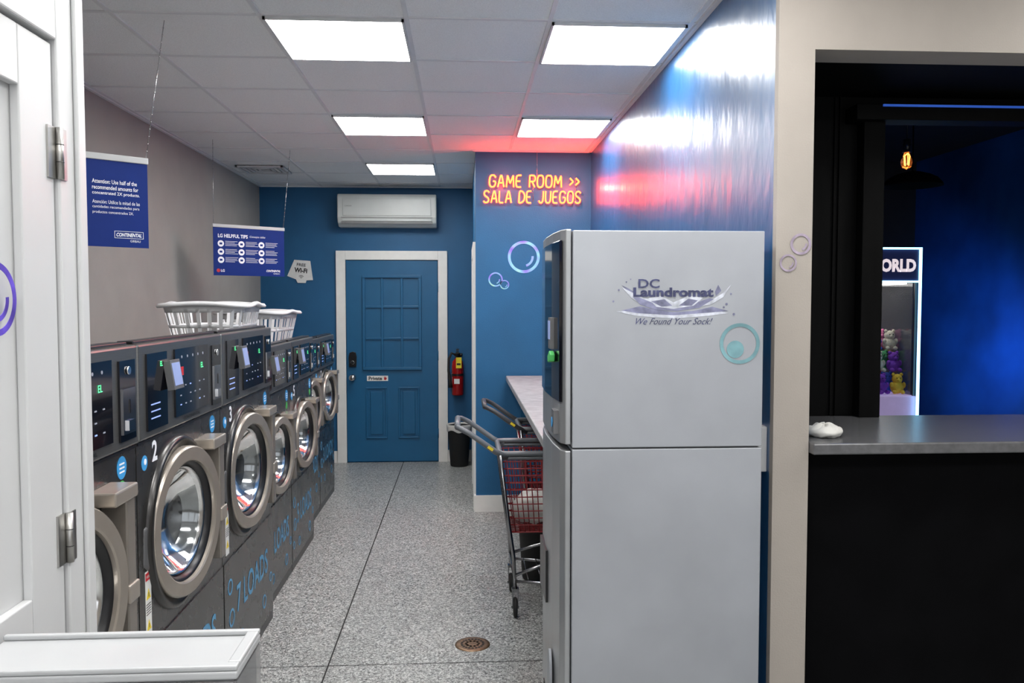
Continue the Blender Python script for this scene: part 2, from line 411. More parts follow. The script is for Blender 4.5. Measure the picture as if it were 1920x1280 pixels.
# low cabinet in front left
e=E('counter_cabinet',(-.57,1.375,0),'low pale gray cabinet end with raised rim and clear edging','cabinet')
b=B(); b.box(-.215,.205,-.07,.07,0,1.055); b.obj('body',m_boxw,e,bevel=.012,seg=3)
b=B(); b.box(-.218,.214,-.078,.075,1.056,1.070); b.obj('top',m_boxw,e,bevel=.004,seg=3)
b=B(); b.box(-.218,.214,-.078,-.060,1.070,1.079).box(-.218,.214,.063,.075,1.070,1.079).box(.194,.214,-.060,.063,1.070,1.079); b.obj('rim',m_boxw,e,bevel=.003)
b=B(); b.box(.2065,.2125,-.078,.078,.3,1.054).box(-.215,.2125,-.079,-.0735,.99,1.054); b.obj('edge_guard',m_acry,e,bevel=.002)

# ------------------------------------------------------------ washers
def washer(Y0,Y1,XF,H,BT,pz0,zc,R,num,loads,label,warn=True):
    back=-1.98; dd=XF-back; f=dd/2; w=Y1-Y0-.008; hw=w/2
    e=E('washing_machine',((XF+back)/2,(Y0+Y1)/2,0),label,'washing machine','row of front-loading washers')
    oy=-.09*w
    b=B(); b.box(-f,f,-hw,hw,.0,BT,skip=('+x',)); b.holeplate(f,-hw,hw,0,BT,oy,zc,R*.93)
    b.box(f-.001,f+.004,-hw+.004,hw-.004,pz0-.012,pz0-.004,1)
    b.box(f,f+.005,-hw+.004,hw-.004,.05,zc-R*1.26,0); b.box(f,f+.002,-hw,hw,0,.045,1)
    b.obj('body',[m_steel,m_bplas],e)
    m=FX((f,oy,zc))
    b=B(); b.lathe([(R*.93,0),(R*.90,-.05),(R*.90,-.38),(0,-.40)],m,64); b.obj('drum',m_drum,e)
    b=B(); b.lathe([(R*.90,0),(R*.92,.012),(R*1.05,.012),(R*1.06,.018),(R*1.12,.016),(R*1.14,0)],m,64); b.obj('bezel',m_bezel,e)
    hy=R*.95
    m2=F((0,-hy,0),(0,1,0),(0,0,1))
    b=B(); b.lathe([(R*.80,.0),(R*.79,.034),(R*.80,.046),(R*.82,.050),(R*.975,.050),(R*.995,.044),(R,.036),(R*.995,.012)],m2,72,closed=True,sm=True)
    dr=b.obj('door',m_champ2,e,loc=(f+.026,oy+hy,zc),rot=(0,0,math.radians(-7)),label='round champagne metal porthole door')
    md=dr.modifiers.new('split','EDGE_SPLIT'); md.split_angle=math.radians(35)
    b=B(); b.lathe([(R*.80,.036),(R*.745,.032),(R*.725,.012),(R*.70,.006),(R*.69,-.03),(R*.72,-.03)],m2,72); b.obj('gasket',m_bplas,dr)
    b=B(); b.lathe([(R*.715,.016),(R*.67,.012),(R*.63,-.03),(R*.60,-.05)],m2,64); b.obj('steel_ring',m_bright,dr)
    b=B(); b.lathe([(R*.67,.004),(R*.5,-.05),(R*.3,-.085),(0,-.10)],m2,48); b.obj('glass',m_glass,dr)
    b=B(); b.poly([(-hy-R*1.24,-R*.25),(-hy-R*1.05,-R*.36),(-hy-R*.84,-R*.28),(-hy-R*.80,R*.10),(-hy-R*.86,R*.24),(-hy-R*1.20,R*.22)],FX((-.012,0,0)),.058)
    b.obj('handle',m_grayp,dr,bevel=.012,seg=3,label='gray plastic door handle')
    y0=oy+R*1.0; y1=oy+R*1.22
    b=B(); b.box(f,f+.072,y0,y1,zc-R*.84,zc+R*.93); hc=b.obj('hinge_column',m_champ,e,bevel=.005,seg=2,label='champagne hinge housing')
    b=B(); b.box(f+.0,f+.080,oy+R*.66,y1+.004,zc+R*.83,zc+R*.98); b.obj('hinge_cap',m_champ2,hc,bevel=.005)
    b=B(); b.box(f+.02,f+.080,y0-.010,y1+.004,zc-R*.28,zc-R*.08); b.obj('latch_block',m_champ2,hc,bevel=.005)
    g=lambda t:-hw+t*w
    b=B(); b.box(f-.065,f+.012,-hw,hw,pz0,H); cp=b.obj('control_panel',m_steel2,e,bevel=.007)
    b=B(); b.box(f-.060,f-.01,-hw+.02,hw-.02,H,H+.010); b.obj('top_trim',m_bplas,e,bevel=.003)
    z0=pz0+.045; z1=H-.040; x=f+.0125; hh=z1-z0
    b=B(); ya,yb=g(.35),g(.77); b.box(x,x+.006,ya,yb,z0-.010,z1+.008)
    xx=x+.0062
    for r_ in range(3):
        for c_ in range(6):
            if (r_*2+c_)%4==3: continue
            yy=ya+(yb-ya)*(.12+.14*c_); zz=z0+hh*(.12+.15*r_)
            b.box(xx,xx+.001,yy,yy+.013,zz,zz+.004,1 if (r_*3+c_)%4 else 3)
    for c_ in range(5): b.disc(.005,FX((xx,ya+(yb-ya)*(.18+.16*c_),z0+hh*.90)),.001,1,n=12)
    b.text('EL',FX((xx+.001,ya+(yb-ya)*.78,z0+hh*.70)),h=.020,mi=2)
    b.box(xx,xx+.001,ya+.02,ya+.08,z0+hh*.60,z0+hh*.74,4)
    b.obj('display',[m_bglass,m_dim,m_led,m_ledb,m_red],cp)
    b=B(); b.text('CONTINENTAL',FX((x+.0002,(ya+yb)/2,z0-.026)),w=(yb-ya)*.5,h=.011,bold=.02); b.obj('lettering',m_bplas,cp)
    b=B(); ya,yb=g(.06),g(.26); b.box(x,x+.006,ya,yb,z0-.02,z1+.008)
    b.text('EL',FX((xx,ya+(yb-ya)*.7,z1-.03)),h=.016,mi=2)
    for i in range(3): b.box(xx,xx+.001,ya+(yb-ya)*.15,ya+(yb-ya)*.6,z0+.015+i*.022,z0+.019+i*.022,1)
    b.obj('card_reader',[m_bglass,m_ledb,m_led],cp)
    b=B(); mm=Matrix.Translation((x+.010,g(.265),z0+hh*.66))@Matrix.Rotation(math.radians(-9),4,'Y')
    b.box(0,.024,-.035,.055,-.05,.048,0,mat=mm); b.box(.024,.0255,-.027,.047,-.038,.038,1,mat=mm); b.box(-.008,.006,-.015,.03,-.02,.02,0,mat=mm)
    b.obj('touch_screen',[m_grayp,m_scr],cp,bevel=.003)
    b=B(); ya,yb=g(.83),g(.96); b.box(x,x+.006,ya,yb,z0-.02,z1,1); b.box(x+.006,x+.010,ya+.012,yb-.012,z0,z0+hh*.62,0)
    b.box(x+.010,x+.016,(ya+yb)/2-.02,(ya+yb)/2+.02,z0+.01,z0+.04,2)
    b.box(x+.010,x+.012,(ya+yb)/2-.003,(ya+yb)/2+.003,z0+.06,z0+.1,1)
    b.cyl((x+.006,(ya+yb)/2,z1-.03),(x+.012,(ya+yb)/2,z1-.03),.012,n=14,mi=2)
    b.obj('coin_slot',[m_chrome,m_bglass,m_bright],cp)
    xf=f+.0005
    b=B(); b.text(str(num),FX((xf,g(.17),pz0-.050)),h=.068,mi=0,bold=.03); b.obj('number_decal',m_wtext,e)
    b=B(); b.disc(.024,FX((xf,g(.07),pz0-.075)),.001,1,n=24); b.disc(.010,FX((xf+.0012,g(.07)+.004,pz0-.072)),.0006,0,n=16)
    b.obj('bubble_badge',[m_wtext,m_sky],e)
    zz=zc-R*1.26-.02; xl=f+.0055
    b=B(); b.text('%d LOADS'%loads,FX((xl,g(.54),zz-.19)),w=w*.66,h=.125,mi=0,bold=.015); b.obj('load_size_lettering',m_loads,e)
    for (yy,z_,r_) in ((.10,.10,.035),(.12,.24,.040),(.07,.36,.025),(.30,.38,.030),(.78,.38,.035),(.94,.30,.025)):
        if zz-z_>.09:
            b=B(); b.ring(r_*.74,r_,FX((xl,g(yy),zz-z_+.0)),.0008,0,n=28); b.obj('bubble_graphic',m_loads,e)
    if warn:
        b=B(); yy=g(.08); b.box(f+.0005,f+.0015,yy-.024,yy+.024,.58,.80)
        b.box(f+.0016,f+.002,yy-.022,yy+.022,.77,.795,1); b.text('WARNING',FX((f+.0016,yy,.782)),w=.036,h=.010,mi=0,ext=.001)
        for z in (.725,.625):
            b.poly([(-.018,-.015),(.018,-.015),(0,.018)],FX((f+.0016,yy,z)),.0006,2); b.box(f+.0023,f+.0026,yy-.002,yy+.002,z-.008,z+.006,3)
        for i in range(5): b.box(f+.0016,f+.002,yy-.02,yy+.018,.66+i*.008,.663+i*.008,3)
        b.obj('warning_label',[m_label,m_red,m_yel,m_bplas],e)
    b=B(); b.disc(.034,FX((xf,g(.88),pz0-.055)),.001,0,n=24)
    for i in range(3): b.box(xf+.0011,xf+.0015,g(.88)-.018,g(.88)+.018,pz0-.07+i*.012,pz0-.065+i*.012,1)
    b.obj('round_sticker',[m_sky,m_wtext],e)
    b=B(); b.disc(.022,FX((xf,g(.88),pz0-.115)),.001,0,n=24); b.obj('round_sticker',m_grn,e)
    return e
L0='large dark stainless front-loading washer with champagne porthole door'
L1='mid-size dark stainless front-loading washer with round champagne door'
L2='small dark stainless front-loading washer beside the end wall'
washer(1.70,2.573,-1.0,1.52,1.40,1.22,.885,.262,1,7,L0)
washer(2.573,3.45,-1.0,1.52,1.40,1.22,.885,.262,2,7,L0)
washer(3.45,4.33,-1.0,1.52,1.40,1.22,.885,.262,3,7,L0)
washer(4.33,5.06,-1.05,1.41,1.33,1.15,.80,.215,4,5,L1)
washer(5.06,5.80,-1.05,1.41,1.33,1.15,.80,.215,5,5,L1)
washer(5.80,6.52,-1.13,1.37,1.30,1.12,.88,.20,6,3,L2,False)
washer(6.52,7.25,-1.13,1.37,1.30,1.12,.88,.20,7,3,L2,False)

# ------------------------------------------------------------ laundry baskets
def rr(a,b_,r,n=8):
    P=[]
    for cx,cy,s0 in ((a-r,b_-r,0),(-a+r,b_-r,pi/2),(-a+r,-b_+r,pi),(a-r,-b_+r,1.5*pi)):
        for i in range(n+1):
            t=s0+pi/2*i/n; P.append((cx+r*math.cos(t),cy+r*math.sin(t)))
    return P
def resample(P,N):
    L=[0]; Q=P+[P[0]]
    for a,b_ in zip(Q,Q[1:]): L.append(L[-1]+math.hypot(b_[0]-a[0],b_[1]-a[1]))
    out=[];j=0
    for i in range(N):
        d=L[-1]*i/N
        while L[j+1]<d: j+=1
        t=(d-L[j])/(L[j+1]-L[j]+1e-9); out.append((Q[j][0]+(Q[j+1][0]-Q[j][0])*t,Q[j][1]+(Q[j+1][1]-Q[j][1])*t))
    return out
def basket(loc,rot,label,a=.19,bb=.285,h=.24):
    e=E('laundry_basket',loc,label,'laundry basket','white laundry baskets on the washers',rot=(0,0,rot))
    N=96; top=resample(rr(a,bb,.09),N); bot=resample(rr(a-.05,bb-.06,.07),N)
    def at(i,t): return Vector((bot[i%N][0]*(1-t)+top[i%N][0]*t,bot[i%N][1]*(1-t)+top[i%N][1]*t,.003+h*t))
    b=B()
    def band(t0,t1,th=.004):
        rs=[]
        for t,o in ((t0,0),(t1,0),(t1,th),(t0,th)):
            rs.append([Vector((at(i,t).x*(1-o/a),at(i,t).y*(1-o/bb),at(i,t).z)) for i in range(N)])
        b.rings(rs,0,cap=False,closed=True)
    band(0,.14); band(.82,1); band(.52,.58)
    for i in range(0,N,3):
        p=[at(i,.1),at(i+1,.1),at(i+1,.9),at(i,.9)]; q=[Vector((v.x*.975,v.y*.98,v.z)) for v in p]
        P=[b.v(v) for v in p]; Q=[b.v(v) for v in q]
        b.face(P);b.face(Q[::-1])
        for k in range(4): b.face([P[k],Q[k],Q[(k+1)%4],P[(k+1)%4]])
    b.poly(bot,FZ((0,0,0)),.006)
    b.obj('body',m_bask,e)
    b=B(); rs=[]
    for o,z in ((0,h-.012),(.020,h-.012),(.024,h-.004),(.016,h+.008),(0,h+.006)):
        rs.append([Vector((x*(1+o/a),y*(1+o/bb),z+.006*math.cos(4*math.atan2(y,x)))) for x,y in top])
    b.rings(rs,0,cap=False,closed=True); b.obj('rim',m_bask,e)
basket((-1.235,4.20,1.40),.06,'white slatted plastic laundry basket on a large washer')
basket((-1.28,5.30,1.33),-.05,'white slatted plastic laundry basket on a mid-size washer',h=.26)

# ------------------------------------------------------------ hanging signs
def chain(b,p0,p1,mi):
    b.tube([p0,p1],.0016,6,mi)
    n=int((Vector(p1)-Vector(p0)).length/.03)
    for i in range(n):
        q=Vector(p0).lerp(Vector(p1),i/n); b.sph(q,.0035,mi=mi,n=6)
R1=Vector((-1.29,3.50,0)); dv=Vector((.766,.643,0)); W1=.31; L1_=R1-dv*W1; c1=(R1+L1_)/2; z0,z1=1.87,2.215
e=E('hanging_sign',(c1.x,c1.y,z0),'navy hanging notice about concentrated detergent on bead chains','sign')
m=F((0,0,0),dv,(0,0,1))
def mo(x,z,o=.0025): return m@Matrix.Translation((x,z,o))
H1=z1-z0
b=B(); b.box(-W1/2,W1/2,0,H1,-.002,.002,0,mat=m); b.obj('panel',m_navy,e)
b=B(); b.box(-W1/2-.004,W1/2+.004,H1-.004,H1+.022,-.007,.007,0,mat=m); b.obj('rail',m_white,e,bevel=.003)
b=B(); xl=-.058
for i,(t,ww) in enumerate((('Attention: Use half of the',.170),('recommended amounts for',.175),('concentrated 2X products.',.180))):
    b.text(t,mo(xl,H1-.088-i*.0235),w=ww,h=.0165,al='L',bold=.012)
for i,(t,ww) in enumerate((('Atención: Utilice la mitad de las',.180),('cantidades recomendadas para',.178),('productos concentrados 2X.',.155))):
    b.text(t,mo(xl,H1-.168-i*.021),w=ww,h=.014,al='L')
b.obj('lettering',m_wtext,e)
b=B(); b.text('CONTINENTAL',mo(.078,.050),w=.098,h=.015,shear=.3,bold=.03); b.text('GIRBAU',mo(.102,.026),w=.04,h=.009)
for q_ in ((.022,.134,.063,.0645),(.022,.134,.036,.0375),(.022,.0235,.036,.064),(.1325,.134,.036,.064)): b.box(q_[0],q_[1],q_[2],q_[3],.0025,.003,0,mat=m)
b.obj('logo',m_wtext,e)
for sx,tx in ((1,(.06,.07)),(-1,(-.03,-.03))):
    b=B(); p=m@Vector((sx*(W1/2-.004),H1+.02,0)); chain(b,p,(p.x+tx[0],p.y+tx[1],CZ-z0-.004),0)
    b.obj('chain',m_chrome,e)
A=Vector((-1.765,6.0,0)); Bq=Vector((-1.34,6.33,0)); dv=(Bq-A).normalized(); W2=(Bq-A).length; c=(A+Bq)/2; z0,z1=1.84,2.185
e=E('hanging_sign',(c.x,c.y,z0),'navy hanging helpful tips board with white circle icons','sign')
m=F((0,0,0),dv,(0,0,1)); H2=z1-z0
b=B(); b.box(-W2/2,W2/2,0,H2,-.002,.002,0,mat=m); b.obj('panel',m_navy,e)
b=B(); b.box(-W2/2-.004,W2/2+.004,H2-.004,H2+.020,-.007,.007,0,mat=m); b.obj('rail',m_white,e,bevel=.003)
b=B(); b.text('LG HELPFUL TIPS',mo(-.235,H2-.062),w=.22,h=.026,al='L',bold=.03); b.text('Consejos útiles',mo(.0,H2-.062),w=.12,h=.018,al='L',shear=.3)
b.obj('lettering',m_wtext,e)
b=B()
for r_ in range(3):
    for c_ in range(3):
        x=-.215+c_*.152; z=H2-.118-r_*.058; b.disc(.023,mo(x,z),.0006,0,n=20)
        for k in range(4): b.box(x+.032,x+.032+(.085,.095,.07,.09)[(k+r_+c_)%4],z-.014+k*.010,z-.0115+k*.010,.0025,.003,0,mat=m)
        b.box(x-.010,x+.010,z-.007,z+.007,.0032,.0036,1,mat=m)
b.obj('tip_icons',[m_wtext,m_navy],e)
b=B(); b.disc(.013,mo(-.235,.035),.0006,1,n=20); b.text('LG',mo(-.217,.035),h=.018,al='L',bold=.03); b.obj('logo',[m_wtext,m_red],e)
b=B(); b.text('CONTINENTAL',mo(.18,.04),w=.11,h=.016,shear=.3,bold=.03); b.text('GIRBAU',mo(.205,.02),w=.05,h=.008); b.obj('logo',m_wtext,e)
for sx,tx in ((1,(.02,.18)),(-1,(-.03,.12))):
    b=B(); p=m@Vector((sx*(W2/2-.004),H2+.02,0)); chain(b,p,(p.x+tx[0],p.y+tx[1],CZ-z0-.004),0)
    b.obj('chain',m_chrome,e)

# wifi sign
e=E('wall_sign',(-1.64,YB-.003,1.85),'white angular free wi-fi sign on blue wall','sign')
q=math.radians(-6); m=FY((0,-.003,.11))@Matrix.Rotation(q,4,'Z')
b=B(); b.poly([(-.130,-.06),(-.04,-.085),(-.02,-.118),(.06,-.112),(.065,-.085),(.130,-.075),(.085,.115),(-.075,.11)],m,.006); b.obj('board',m_label,e)
b=B(); mt=m@Matrix.Translation((0,0,.0065)); b.text('FREE',mt@Matrix.Translation((.0,.066,0)),w=.09,h=.030,bold=.02); b.text('Wi-Fi',mt@Matrix.Translation((0,.01,0)),w=.13,h=.048,bold=.04)
b.obj('lettering',m_bplas,e)
b=B()
for r_ in (.012,.024,.036): b.ring(r_-.005,r_,mt@Matrix.Translation((0.01,-.075,0)),.0006,0,n=10,a0=.8,a1=pi-.8)
b.obj('wifi_symbol',m_bplas,e)

# ------------------------------------------------------------ air conditioner
e=E('air_conditioner',(-.75,YB,2.40),'white wall-mounted split air conditioner above door','air conditioner')
prof=[(0,0),(-.13,0),(-.19,.035),(-.215,.09),(-.22,.29),(-.20,.32),(0,.32)]
b=B(); rs=[[Vector((x,y,z)) for y,z in prof] for x in (-.49,.49)]; b.rings(rs,0,sm=False); b.obj('body',m_ac,e,bevel=.012,seg=3)
b=B(); b.box(-.44,.44,-.222,-.2,.10,.28); b.obj('front_panel',m_ac,e,bevel=.01)
b=B(); b.box(-.45,.45,-.205,-.17,.028,.05,0,mat=None); b.box(-.45,.45,-.217,-.2,.085,.091,0); b.obj('outlet',m_gdark,e)
b=B(); b.box(-.44,.44,-.208,-.19,.054,.075); b.obj('louver',m_ac,e,rot=(0,0,0),bevel=.003)
b=B(); b.text('CARRIER',FY((-.38,-.2225,.20)),w=.07,h=.012); b.obj('lettering',m_gdark,e)

# ceiling vent
e=E('air_vent',(-1.74,7.45,CZ-.012),'gray square louvered ceiling air vent','air vent')
b=B(); a=.20
for k in range(5):
    r_=a*(1-k*.19); t=.011
    if r_<.03: continue
    z=-.006+k*.0015
    b.box(-r_,r_,-r_,-r_+t*1.6,z,.01).box(-r_,r_,r_-t*1.6,r_,z,.01).box(-r_,-r_+t*1.6,-r_,r_,z,.01).box(r_-t*1.6,r_,-r_,r_,z,.01)
b.obj('louvers',m_frame,e)
b=B(); b.box(-a,a,-a,a,.006,.011); b.obj('backing',m_gdark,e)

# extinguisher
e=E('fire_extinguisher',(-.055,YB-.085,.70),'red fire extinguisher with yellow tag on wall bracket','fire extinguisher')
b=B(); b.lathe([(0,0),(.055,.0),(.06,.012),(.06,.30),(.052,.345),(.025,.375),(.018,.39)],FZ((0,0,0)),28); b.obj('cylinder',m_fire,e)
b=B(); b.cyl((0,0,.385),(0,0,.43),.024,n=16); b.box(-.014,.014,-.10,.03,.43,.445).box(-.014,.014,-.10,.02,.458,.474); b.cyl((.02,0,.41),(.05,0,.41),.018,n=14); b.obj('valve',m_bplas,e)
b=B(); b.tube([(-.02,0,.41),(-.06,-.01,.43),(-.090,-.02,.37),(-.092,-.03,.25),(-.078,-.035,.15),(-.072,-.035,.08)],[.012,.013,.013,.013,.017,.024],10); b.obj('hose',m_rubber,e)
b=B(); b.box(-.015,.04,-.072,-.068,.28,.39); b.box(-.008,.03,-.0725,-.0718,.31,.33,1); b.obj('tag',[m_yel,m_bplas],e)
b=B(); b.box(-.035,.020,-.0625,-.059,.12,.17); b.obj('label_plate',m_label,e)
b=B(); b.box(-.02,.02,.06,.085,.05,.35); b.ring(.059,.064,FZ((0,0,.20)),.02); b.obj('bracket',m_bplas,e)

# trash can
e=E('trash_can',(-.04,8.30,0),'small black tapered trash can with clear liner','trash can')
b=B(); b.lathe([(0,.005),(.085,.0),(.09,.01),(.118,.40),(.122,.41),(.11,.41),(.082,.02),(0,.02)],n=32); b.obj('bin',m_rubber,e)
b=B(); rs=[]
for r_,h in ((.108,.34),(.113,.415),(.124,.424),(.128,.40),(.126,.36)):
    rs.append([Vector(((r_+.003*math.sin(7*t))*math.cos(t),(r_+.003*math.sin(7*t))*math.sin(t),h+.012*math.sin(5*t)*(h<.41))) for t in [2*pi*k/40 for k in range(40)]])
b.rings(rs,0,cap=False); b.obj('liner',m_cloth,e)

# floor drain
e=E('floor_drain',(.042,3.92,0),'round brass floor drain grate','floor drain')
b=B(); b.lathe([(.0,.004),(.07,.004),(.083,.003),(.085,0)],n=40); b.obj('grate',m_brass,e)
b=B()
for k in range(20): 
    for r_ in (.03,.052): b.disc(.0065,FZ((r_*math.cos(k*pi/10*(2 if r_<.04 else 1)),r_*math.sin(k*pi/10*(2 if r_<.04 else 1)),.0042)),.0006,n=10)
b.obj('slots',m_joint,e)

# ------------------------------------------------------------ neon sign
GL={'G':([[(.6,.8),(.45,1),(.15,1),(0,.75),(0,.25),(.15,0),(.45,0),(.6,.2),(.6,.48),(.35,.48)]],.6),
'A':([[(0,0),(.24,1),(.36,1),(.6,0)],[(.12,.35),(.48,.35)]],.6),
'M':([[(0,0),(.08,1),(.36,.3),(.64,1),(.72,0)]],.7),
'E':([[(.5,1),(.1,1),(0,.8),(0,.2),(.1,0),(.5,0)],[(0,.5),(.4,.5)]],.5),
'R':([[(0,0),(0,1),(.4,1),(.55,.85),(.55,.6),(.4,.48),(0,.48)],[(.25,.48),(.52,0)]],.52),
'O':([[(.3,1),(.12,1),(0,.75),(0,.25),(.12,0),(.48,0),(.6,.25),(.6,.75),(.48,1),(.3,1)]],.6),
'S':([[(.55,.85),(.4,1),(.15,1),(0,.8),(.1,.58),(.45,.42),(.55,.2),(.4,0),(.1,0),(0,.15)]],.55),
'L':([[(0,1),(0,.1),(.1,0),(.45,0)]],.45),'D':([[(0,0),(0,1),(.3,1),(.58,.75),(.58,.25),(.3,0),(0,0)]],.55),
'J':([[(.45,1),(.45,.2),(.3,0),(.12,0),(0,.2)]],.45),'U':([[(0,1),(0,.2),(.15,0),(.4,0),(.55,.2),(.55,1)]],.55),
'>':([[(0,.8),(.35,.5),(0,.2)]],.35),' ':([],.35)}
def chaikin(P,it=2):
    for _ in range(it):
        Q=[P[0]]
        for a,b_ in zip(P,P[1:]):
            Q.append((a[0]*.75+b_[0]*.25,a[1]*.75+b_[1]*.25)); Q.append((a[0]*.25+b_[0]*.75,a[1]*.25+b_[1]*.75))
        Q.append(P[-1]); P=Q
    return P
def densify(P,r=.10):
    Q=[P[0]]
    for i in range(1,len(P)-1):
        p=P[i]; ends=[]
        for o in (P[i-1],P[i+1]):
            L=math.hypot(o[0]-p[0],o[1]-p[1]); t=min(.4,r/L); ends.append((p[0]+(o[0]-p[0])*t,p[1]+(o[1]-p[1])*t))
        for k in range(5):
            u=k/4; Q.append(tuple(ends[0][j]*(1-u)**2+2*p[j]*u*(1-u)+ends[1][j]*u*u for j in (0,1)))
    Q.append(P[-1]); return Q
def neon(bs,txt,x0,x1,zc,h,y,yr):
    tot=sum(GL[c][1] for c in txt)+.24*(len(txt)-1)+.05; k=(x1-x0)/tot; x=x0
    for c in txt:
        for st in GL[c][0]:
            st=chaikin(st,2) if c in 'GOSUJDEA' and len(st)>2 else densify(st)
            P=[(x+(px+.05*pz)*k,y,zc-h/2+pz*h) for px,pz in st]
            bs[0].tube(P,yr,8); bs[1].tube([(p[0],p[1]+.006,p[2]) for p in P],.0064,8)
        x+=(GL[c][1]+.24)*k
e=E('neon_sign',(.545,6.41,2.41),'glowing yellow-orange neon lettering with red halo on blue wall','neon sign')
for txt,a0,a1,zc,mt_ in (('GAME ROOM >>',.205-.545,.905-.545,.17,m_neony),('SALA DE JUEGOS',.162-.545,.915-.545,.050,m_neono)):
    b0,b1=B(),B()
    neon((b0,b1),txt,a0,a1,zc,.090,-.0,.0032)
    b0.obj('neon_tube',mt_,e); b1.obj('glow_channel',m_neonr,e)
for x in (-.33,.0,.33):
    b=B(); b.cyl((x,.008,.11),(x,.039,.11),.005,n=10).tube([(x,.012,.015),(x,.012,.20)],.002,6); b.obj('mounting_bracket',m_acry,e)
b=B(); b.tube([(.03,.01,.20),(.03,.01,.40)],.0012,6); b.obj('cable',m_chrome,e)

# ------------------------------------------------------------ bubble decals
def bubble(name,mat,rs,parent=None,label=None,loc=None,mm=m_irid):
    b=B()
    for (x,y,r,t) in rs:
        b.ring(r-t,r,mat@Matrix.Translation((x,y,0)),.001,0,n=48)
        b.ring(r*.62-t*.8,r*.62,mat@Matrix.Translation((x,y,0)),.001,0,n=14,a0=-1.3,a1=.1)
    o=b.obj(name,mm,parent,loc=loc or (0,0,0))
    if not parent: o['label']=label; o['category']='wall decal'; o['group']='iridescent bubble decals'
    return o
bubble('wall_decal',FY((0,0,0)),[(0,0,.125,.022)],None,'iridescent blue and violet bubble ring on blue wall',(.475,6.447,2.0))
bubble('wall_decal',FY((0,0,0)),[(0,0,.056,.011)],None,'small iridescent green bubble ring on blue wall',(.255,6.447,1.825))
bubble('wall_decal',FY((0,0,0)),[(0,0,.036,.008)],None,'small iridescent green bubble ring on blue wall',(.325,6.447,1.785))
m_pb=M('pale_violet_vinyl',(.34,.28,.36),.3,.2,var=.3,ns=30)
bubble('wall_decal',FY((0,0,0)),[(0,0,.034,.008)],None,'faint violet bubble ring on greige wall',(1.080,2.598,1.835),m_pb)
bubble('wall_decal',FY((0,0,0)),[(0,0,.028,.006)],None,'faint violet bubble ring on greige wall',(1.040,2.598,1.775),m_pb)
m_vio=M('deep_violet_vinyl',(.13,.08,.52),.3,.2,var=.5,ns=14)
bubble('wall_decal',FX((0,0,0)),[(0,0,.064,.011)],None,'violet and blue bubble ring on white door',(-.7945,1.460,1.655),m_vio)

# ------------------------------------------------------------ vending machine
e=E('vending_machine',(.63,2.83,0),'tall pearl-silver laundry supply vending machine against blue wall','vending machine')
xa,xb,ya,yb=-.295,.30,-.32,.30
b=B(); b.box(xa,xb,ya,yb,.03,1.196); b.obj('lower_cabinet',m_vend,e,bevel=.0025)
b=B(); b.box(xa,xb,ya,yb,1.201,1.868); b.obj('upper_cabinet',m_vend,e,bevel=.0025)
b=B(); b.box(xa+.01,xb-.01,ya+.01,yb-.01,1.190,1.204); b.obj('seam',m_bplas,e)
b=B(); b.box(xa+.03,xb-.03,ya+.03,yb-.03,0,.035); b.obj('plinth',m_bplas,e)
def front(z0,z1,name,m_,o=0):
    P=[(xa-.003,ya+.012),(xa-.020-o,ya+.012),(xa-.034-o,ya+.04),(xa-.044-o,ya+.16),(xa-.048-o,ya+.34),(xa-.042-o,ya+.50),(xa-.028-o,yb-.02),(xa-.003,yb-.01)]
    b=B(); b.poly(P,FZ((0,0,z0)),z1-z0); return b.obj(name,m_,e,bevel=.003)
front(.06,1.19,'lower_door',m_vendf); front(1.21,1.872,'upper_door',m_vendf)
xw=xa-.0505
b=B(); b.poly([(xa-.030,ya+.022),(xa-.0375,ya+.035),(xa-.0475,ya+.16),(xa-.0515,ya+.34),(xa-.046,ya+.50),(xa-.03,ya+.50)],FZ((0,0,1.34)),.50); b.obj('window',m_bglass,e,bevel=.002)
b=B(); b.box(xw-.006,xw+.01,-.20,-.14,1.50,1.60,0); b.box(xw-.008,xw-.005,-.195,-.145,1.53,1.59,1); b.obj('keypad',[m_grayp,m_scr],e)
b=B(); b.poly([(-.02,.0),(.05,.008),(.058,.03),(.02,.04),(-.025,.022)],FNX((xa-.046,-.19,1.455)),.016); b.obj('tag',m_grn,e,bevel=.003,label='bright green tag')
b=B(); b.box(xw-.004,xw+.02,-.05,.15,.62,.80,0); b.obj('dispenser',m_bplas,e)
b=B(); b.disc(.05,FNX((xw+.003,-.16,.42)),.008,0,sx=.8,sy=1.7); b.obj('oval_panel',m_vend,e)
b=B()
for i in range(14):
    for j in range(5): b.box(xa-.050,xa-.03,-.16+j*.05,-.13+j*.05,.14+i*.012,.145+i*.012,0)
b.obj('vent_grille',m_bplas,e)
b=B(); b.box(xa-.052,xa-.03,-.26,-.2,1.235,1.31,0); b.disc(.016,FNX((xa-.053,-.23,1.27)),.002,1); b.obj('lock',[m_grayp,m_sky],e,bevel=.003)
yf=ya-.0006
def px(x,y): # metric layout of the printed logo, measured from the panel's top corner
    return (xa+(x-1075)*.595/358, 1.868-(y-435)*.668/405)
b=B()
cx,cz=px(1216,533); b.text('DC',FY((cx,yf-.0010,cz)),w=.066,h=.028,mi=0,bold=.02)
cx,cz=px(1262,549); b.text('Laundromat',FY((cx,yf-.0010,cz)),w=.250,h=.029,mi=0,bold=.04)
b.obj('lettering',m_logo,e)
b=B(); cx,cz=px(1264,603); b.text('We Found Your Sock!',FY((cx,yf,cz)),w=.24,h=.020,mi=0,shear=.5,bold=.0)
b.obj('slogan',m_logo,e)
b=B()
def pl(pts,mi,o=0):
    b.poly([px(*p) for p in pts],FY((0,yf+.0004-o,0)),.0004,mi)
pl([(1186,558),(1200,572),(1230,582),(1270,584),(1310,578),(1338,562),(1330,560),(1305,568),(1262,572),(1222,568),(1196,558)],0,.0004)
